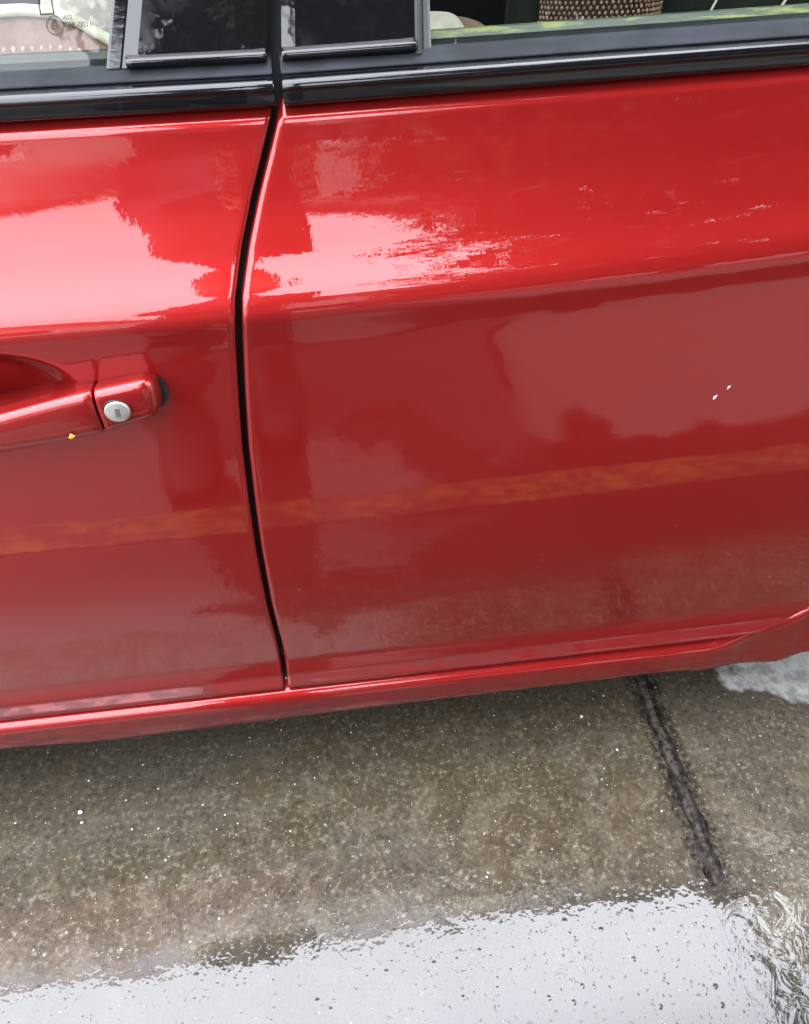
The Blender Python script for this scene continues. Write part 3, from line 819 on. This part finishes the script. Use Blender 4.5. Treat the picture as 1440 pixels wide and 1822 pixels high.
# ------------------------------------------------------------------ ground
V = [(-150, -150, -.11), (150, -150, -.11), (150, 150, -.11), (-150, 150, -.11)]
gm = simple('dull_ground', (.12, .11, .09), .9, (.09, .085, .07), 2)
tag(mesh_obj('ground', V, [(0, 1, 2, 3)], gm, None, False), 'flat bare ground around the yard', 'ground', kind='structure')
drive = empty('driveway', (0, 0, 0), 'wet speckled concrete driveway of slabs beneath the red car', 'driveway', kind='structure')
def gz(y): return .05 * min(max(y, -1.25), .5)
def slab(x0, x1, y0, y1):
    n0 = 230
    def edge(x, s):
        pts = []
        for i in range(n0 * 4 + 1):
            y = y0 + (y1 - y0) * i / (n0 * 4)
            pts.append((x + s * (.0020 * sin(y * 61 + x) + .0016 * sin(y * 143 + 2) + random.uniform(-.0014, .0014)), y))
        return pts
    Lp, Rp = edge(x0, 1), edge(x1, 1)
    V = []
    for i in range(len(Lp)):
        (a, y), (b, _) = Lp[i], Rp[i]
        g = gz(y); V += [(a, y, g - .03), (a, y, g - .01), (a, y, g), (b, y, g), (b, y, g - .01), (b, y, g - .03)]
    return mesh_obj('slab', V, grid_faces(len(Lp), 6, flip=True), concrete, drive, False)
xj = [-5.55, -2.55, .452, 3.452, 6.452]
for a, b in zip(xj, xj[1:]):
    for (c, d) in ((-4.0, 3.0), (-11.0, -4.02)):
        slab(a + .012, b - .012, c, d)
for x in xj[1:-1]:
    V = []; pr = [(-.013, -.0022), (-.0105, -.0020), (-.006, -.0012), (-.002, -.0006), (.002, -.0006), (.006, -.0012), (.0105, -.0020), (.013, -.0022)]
    ys = [-4.0 + i * .05 for i in range(66)] + [-.72 + i * .012 for i in range(130)] + [.85 + i * .05 for i in range(43)]
    mi = []
    for i, y in enumerate(ys):
        f = min(max((y + .175) / .03, 0), 1) if -.95 < y else 1
        for dx, z in pr: V.append((x + dx * (1 + .25 * (1 - f)) + .0018 * sin(y * 70) * f, y, gz(y) + (-.0004 + z + .0005 * sin(y * 113 + dx * 500)) * f + .0003 * (1 - f)))
        if i: mi += [0 if f > .3 else 1] * (len(pr) - 1)
    mesh_obj('joint_filler', V, grid_faces(len(ys), len(pr), flip=True), None, drive, True, [joint_m, concrete], mi)
# worn yellow line
V = []
for i in range(121):
    x = -4 + i * .08; c = -.585 + .02 * x * .3
    V += [(x, c - .073 - .005 * random.random(), gz(c - .073) + .0035), (x, c + .073 + .005 * random.random(), gz(c + .073) + .0035)]
F = [(2 * i, 2 * i + 2, 2 * i + 3, 2 * i + 1) for i in range(120)]
tag(mesh_obj('painted_line', V, F, yellow, None, False), 'worn yellow line painted on the wet concrete parallel to the car', 'painted line', kind='structure')

# grit lying on the concrete
V = []; F = []
ico = [(0, 0, 1), (.9, 0, .2), (.2, .85, .1), (-.75, .5, .2), (-.7, -.55, .1), (.3, -.8, .2), (0, 0, -.6)]
icf = [(0, i, i % 5 + 1) for i in range(1, 6)] + [(6, i % 5 + 1, i) for i in range(1, 6)]
for k in range(1700):
    x = random.uniform(-.75, .95); y = random.uniform(-.42, .32)
    r_ = min(.0004 + random.expovariate(1 / .00035), .0026)
    if abs(x - .452) < .013: continue
    o = len(V); a = random.random() * 6.28; sx, sy, sz = r_ * random.uniform(.7, 1.3), r_ * random.uniform(.7, 1.3), r_ * random.uniform(.5, .9)
    for p in ico:
        px, py = p[0] * sx, p[1] * sy; V.append((x + px * cos(a) - py * sin(a), y + px * sin(a) + py * cos(a), p[2] * sz + .0002 + gz(y)))
    F += [tuple(i + o for i in f) for f in icf]
tag(mesh_obj('grit', V, F, stone_m), 'pale grains of grit scattered over the wet concrete', 'grit', kind='stuff')
V = [(-.3773 + p[0] * .0042, .047 + p[1] * .0038, .0018 + gz(.047) + p[2] * .0048) for p in ico]
tag(mesh_obj('pebble', V, icf, white_m), 'small white pebble on the concrete below the front door', 'pebble')

# ------------------------------------------------------------------ surroundings mirrored in paint and water
def tree(name, base, trunk_h, blobs, nleaf, label, group=None, leaf=.07, lean=(0, 0)):
    nb = [b[3] ** 2 * (b[4] if len(b) > 4 else 1) for b in blobs]; blobs = [b[:4] for b in blobs]
    t = empty(name, base, label, 'tree', group)
    bx, by, bz = base
    tp = Vector((bx + lean[0], by + lean[1], trunk_h))
    tube('trunk', [(bx, by, -.1), (bx + lean[0] * .2, by + lean[1] * .2, trunk_h * .35), (bx + lean[0] * .6, by + lean[1] * .6, trunk_h * .7), tuple(tp)], [.17, .13, .11, .08], bark, t, 10)
    V = []; Q = []; mi = []
    for (cx, cy, cz, r) in blobs:
        c = Vector((cx, cy, cz))
        mid = (tp + c) / 2 + Vector((0, 0, -.15 * r))
        tube('limb', [tuple(tp), tuple(mid), tuple(c)], [.07, .045, .015], bark, t, 6)
    tot = sum(nb)
    pts = []
    for (cx, cy, cz, r), q_ in zip(blobs, nb):
        k = int(nleaf * q_ / tot)
        nc = max(6, int(26 * r)); cl = rng.normal(size=(nc, 3)); cl /= np.linalg.norm(cl, axis=1)[:, None]
        cl *= (rng.random(nc) ** .4 * r)[:, None]; cl[:, 2] *= .8
        idx = rng.integers(0, nc, k); p = cl[idx] + rng.normal(size=(k, 3)) * r * .17
        pts.append(p + np.array([cx, cy, cz]))
    P = np.concatenate(pts); n = len(P)
    a = rng.normal(size=(n, 3)); a /= np.linalg.norm(a, axis=1)[:, None]
    b = rng.normal(size=(n, 3)); b = np.cross(a, b); b /= np.linalg.norm(b, axis=1)[:, None]
    s = leaf * (.6 + .8 * rng.random(n))[:, None]
    W = np.stack([P - a * s, P + b * s * .45, P + a * s, P - b * s * .45], 1).reshape(-1, 3)
    me = bpy.data.meshes.new('crown'); me.vertices.add(4 * n); me.vertices.foreach_set('co', W.ravel())
    me.loops.add(4 * n); me.loops.foreach_set('vertex_index', np.arange(4 * n)); me.polygons.add(n)
    me.polygons.foreach_set('loop_start', np.arange(n) * 4); me.update(calc_edges=True)
    for l in leafs: me.materials.append(l)
    me.polygons.foreach_set('material_index', (rng.random(n) < .4).astype(int))
    o = bpy.data.objects.new('crown', me); col.objects.link(o); attach(o, t)
    return t
tree('leafy_tree', (2.9, -3.9, 0), 2.4, [(2.3, -3.1, 4.3, 1.2), (3.3, -3.9, 4.9, 1.4), (1.30, -3.3, 3.1, .80), (1.35, -3.2, 4.3, .85), (1.5, -2.9, 5.5, .9), (2.2, -2.3, 3.2, .9), (3.4, -2.5, 3.6, 1.3), (2.3, -4.2, 3.2, 1.2),
      (2.4, -2.4, 6.0, 1.1), (4.4, -3.2, 3.4, 1.5), (2.6, -2.0, 4.6, .9), (3.6, -1.6, 5.4, 1.3), (1.0, -1.75, 5.2, .8), (1.9, -1.3, 5.1, .9), (2.2, -.9, 4.2, .6),
      (-.35, -2.8, 3.95, .60, 3), (.30, -2.85, 4.05, .55, 3), (.85, -2.8, 3.9, .5, 3), (.1, -2.6, 4.3, .5, 3)], 68000,
     'large leafy tree overhanging the yard behind the photographer', leaf=.06)
tree('leafy_tree', (2.6, -5.2, 0), 1.2, [(1.3, -5.0, 1.5, 1.0), (2.6, -5.0, 1.7, 1.2), (4.0, -4.6, 1.8, 1.3), (5.4, -4.0, 1.9, 1.3), (6.4, -2.8, 2.0, 1.3), (.9, -5.4, 2.6, .7), (4.6, -3.6, .8, 1.0), (1.5, -4.3, 2.6, .7), (2.4, -4.2, 2.3, .8), (3.4, -3.8, 2.2, .9), (4.6, -3.0, 2.2, 1.0)], 42000,
     'low spreading leafy tree below the large one', leaf=.08)
tree('leafy_tree', (3.9, 1.6, 0), 2.6, [(3.0, .75, 4.2, .9), (3.8, 1.3, 4.6, 1.1), (4.5, 2.0, 4.0, 1.1), (2.75, .1, 4.3, .55)], 9000,
     'leafy tree standing beyond the rear of the red car', leaf=.06)
for i, (x, y, h, wd) in enumerate([(-3.2, 5.2, 3.4, 'second from the front of'), (-1.2, 5.6, 3.8, 'tallest of'), (1.0, 5.4, 3.4, 'rearmost of'), (-5.2, 5.0, 3.6, 'foremost of')]):
    tree('leafy_tree', (x, y, 0), h * .45, [(x, y, h * .75, 1.0), (x + .6, y - .3, h * .55, .8), (x - .6, y + .2, h * .5, .8), (x + .1, y, h * .3, .8)], 5000,
         'bushy tree, ' + wd + ' the row beyond the far side of the car', 'trees beyond the far side of the car', leaf=.09)
wl = empty('boundary_wall', (0, 4.2, 0), 'pale rendered boundary wall beyond the far side of the car', 'wall')
box('wall_face', -7, 7, 4.1, 4.3, -.02, 1.5, wall_m, wl); box('coping', -7.05, 7.05, 4.05, 4.35, 1.503, 1.57, gm, wl, .01)

# house behind the photographer
def house(name, x0, x1, y0, y1, h, ridge, label, gable_x):
    hh = empty(name, ((x0 + x1) / 2, y0, 0), label, 'house')
    V = [(x0, y0, -.02), (x1, y0, -.02), (x1, y0, h), (x0, y0, h), (x0, y1, -.02), (x1, y1, -.02), (x1, y1, h), (x0, y1, h)]
    F = [(0, 1, 2, 3), (1, 5, 6, 2), (5, 4, 7, 6), (4, 0, 3, 7)]
    gx = gable_x
    V += [(gx, y0, ridge), (gx, y1, ridge)]; F += [(3, 2, 8), (6, 7, 9)]
    mesh_obj('wall', V, F, wall_m, hh, False)
    e = .35
    for s, xa in ((0, x0 - e), (1, x1 + e)):
        xe = x0 if s == 0 else x1
        ze = h - (ridge - h) * e / abs(gx - xe)
        Vv = [(xa, y1 - e, ze), (gx, y1 - e, ridge + .02), (gx, y0 + e, ridge + .02), (xa, y0 + e, ze)]
        o = mesh_obj('roof_slope', Vv, [(0, 1, 2, 3)], tile_m, hh, False); o.modifiers.new('s', 'SOLIDIFY').thickness = .09
    for wx in (x0 + (x1 - x0) * .25, x0 + (x1 - x0) * .72):
        f = box('window', wx - .55, wx + .55, y0 - .02 + .0, y0 + .04, 1.0, 2.1, white_m, hh, .01)
        box('pane', wx - .48, wx + .48, y0 + .042, y0 + .05, 1.07, 2.03, gloss_black, f)
    box('door', (x0 + x1) / 2 - .45, (x0 + x1) / 2 + .45, y0, y0 + .05, 0, 2.05, plastic_grey, hh, .01)
    return hh
house('brick_house', -8.0, -1.15, -8.2, -12, 2.35, 3.95, 'low pale house with a tiled gable roof behind the photographer', -5.0)
house('garage_house', -1.0, 2.6, -7.5, -12, 3.4, 4.1, 'taller pale house with shallow roof beside the large tree', 1.0)

# photographer, standing astride with a phone held in both hands
def skin_body(name, verts, edges, radii, mat, parent, root=0, sub=2):
    me = bpy.data.meshes.new(name); me.from_pydata(verts, edges, []); me.update()
    o = bpy.data.objects.new(name, me); col.objects.link(o); attach(o, parent)
    md = o.modifiers.new('skin', 'SKIN'); sv = me.skin_vertices[0].data
    for i, r_ in enumerate(radii): sv[i].radius = r_ if isinstance(r_, tuple) else (r_, r_)
    sv[root].use_root = True
    s = o.modifiers.new('sub', 'SUBSURF'); s.levels = s.render_levels = sub
    me.materials.append(mat); return o
per = empty('person', (-.17, -.95, -.05), 'person in dark shirt and trousers holding a phone towards the car', 'person')
Vb = [(-.175, -1.06, .86), (-.17, -1.05, 1.0), (-.16, -1.02, 1.16), (-.155, -.99, 1.29), (-.15, -.965, 1.37),
      (-.070, -.98, 1.27), (-.035, -.86, 1.06), (.005, -.68, .985),
      (-.245, -.98, 1.27), (-.265, -.84, 1.06), (-.095, -.68, .975),
      (-.125, -1.05, .80), (-.105, -1.06, .46), (-.090, -1.08, .04),
      (-.235, -1.05, .80), (-.262, -1.0, .46), (-.265, -.94, .04),
      (-.15, -.93, 1.43)]
Eb = [(0, 1), (1, 2), (2, 3), (3, 4), (3, 5), (5, 6), (6, 7), (3, 8), (8, 9), (9, 10), (0, 11), (11, 12), (12, 13), (0, 14), (14, 15), (15, 16), (4, 17)]
Rb = [(.14, .11), (.125, .095), (.125, .10), (.105, .09), .05, .046, .042, .030, .050, .042, .030, .10, .078, .066, .105, .095, .085, .05]
body = skin_body('body', Vb, Eb, Rb, cloth_m, per)
def ell(name, c, r, mat, parent, rot=(0, 0, 0), n=20):
    V = []
    M = Matrix.Translation(c) @ Matrix.Rotation(rot[0], 4, 'X') @ Matrix.Rotation(rot[2], 4, 'Z')
    for i in range(n // 2 + 1):
        ph = -pi / 2 + pi * i / (n // 2)
        for j in range(n): V.append(M @ Vector((r[0] * cos(ph) * cos(2 * pi * j / n), r[1] * cos(ph) * sin(2 * pi * j / n), r[2] * sin(ph))))
    return mesh_obj(name, V, grid_faces(n // 2 + 1, n, close=True), mat, parent)
hd = ell('head', (-.15, -.875, 1.50), (.073, .092, .112), skin_m, per, (R(-25), 0, 0))
ell('hair', (-.15, -.893, 1.53), (.080, .098, .100), hair_m, hd, (R(-25), 0, 0))
ell('nose', (-.15, -.780, 1.47), (.012, .016, .022), skin_m, hd, (R(-25), 0, 0))
for s in (-1, 1):
    ell('eye', (-.15 + s * .028, -.795, 1.493), (.012, .008, .006), white_m, hd)
    ell('ear', (-.15 + s * .072, -.885, 1.495), (.008, .018, .028), skin_m, hd)
ell('mouth', (-.15, -.792, 1.437), (.022, .008, .006), lens_red, hd)
for (x, y) in ((-.085, -.99), (-.268, -.84)):
    s = cushion('shoe', x, y, -.002, .058, .145, .05, 0, shoe_m, per, 2.6)
for (hx, s) in ((.012, -1), (-.088, 1)):
    hn = skin_body('hand', [(hx, -.68, .98), (hx, -.64, .985), (hx + s * .002, -.605, .995)], [(0, 1), (1, 2)], [.024, (.026, .018), (.028, .016)], skin_m, per, 0, 2)
    for k in range(4):
        z = 1.020 - k * .016; yy = -.560 - k * .012; L = (.9, 1, .95, .78)[k]
        skin_body('finger', [(hx + s * .000, -.605, z - .012), (hx - s * .010 * L, yy - .016, z), (hx - s * .002 * L, yy + .008, z + .004), (hx + s * .016 * L, yy + .012, z + .004)], [(0, 1), (1, 2), (2, 3)], [.0095, .0085, .008, .0065], skin_m, hn, 0, 1)
    skin_body('thumb', [(hx, -.615, 1.01), (hx + s * .008, -.605, 1.030), (hx + s * .024, -.600, 1.040)], [(0, 1), (1, 2)], [.012, .010, .008], skin_m, hn, 0, 1)
ph = box('smartphone', -.0365, .0365, -.074, .074, -.0042, .0042, phone_m, None, .003)
ph.matrix_world = Matrix.Translation(Vector((0, -.5, 1.07)) - fw * .016 + rt2 * -.026 - up2 * .060) @ Matrix((rt2, up2, -fw)).transposed().to_4x4()
tag(ph, 'black smartphone held up towards the car in both hands', 'phone')
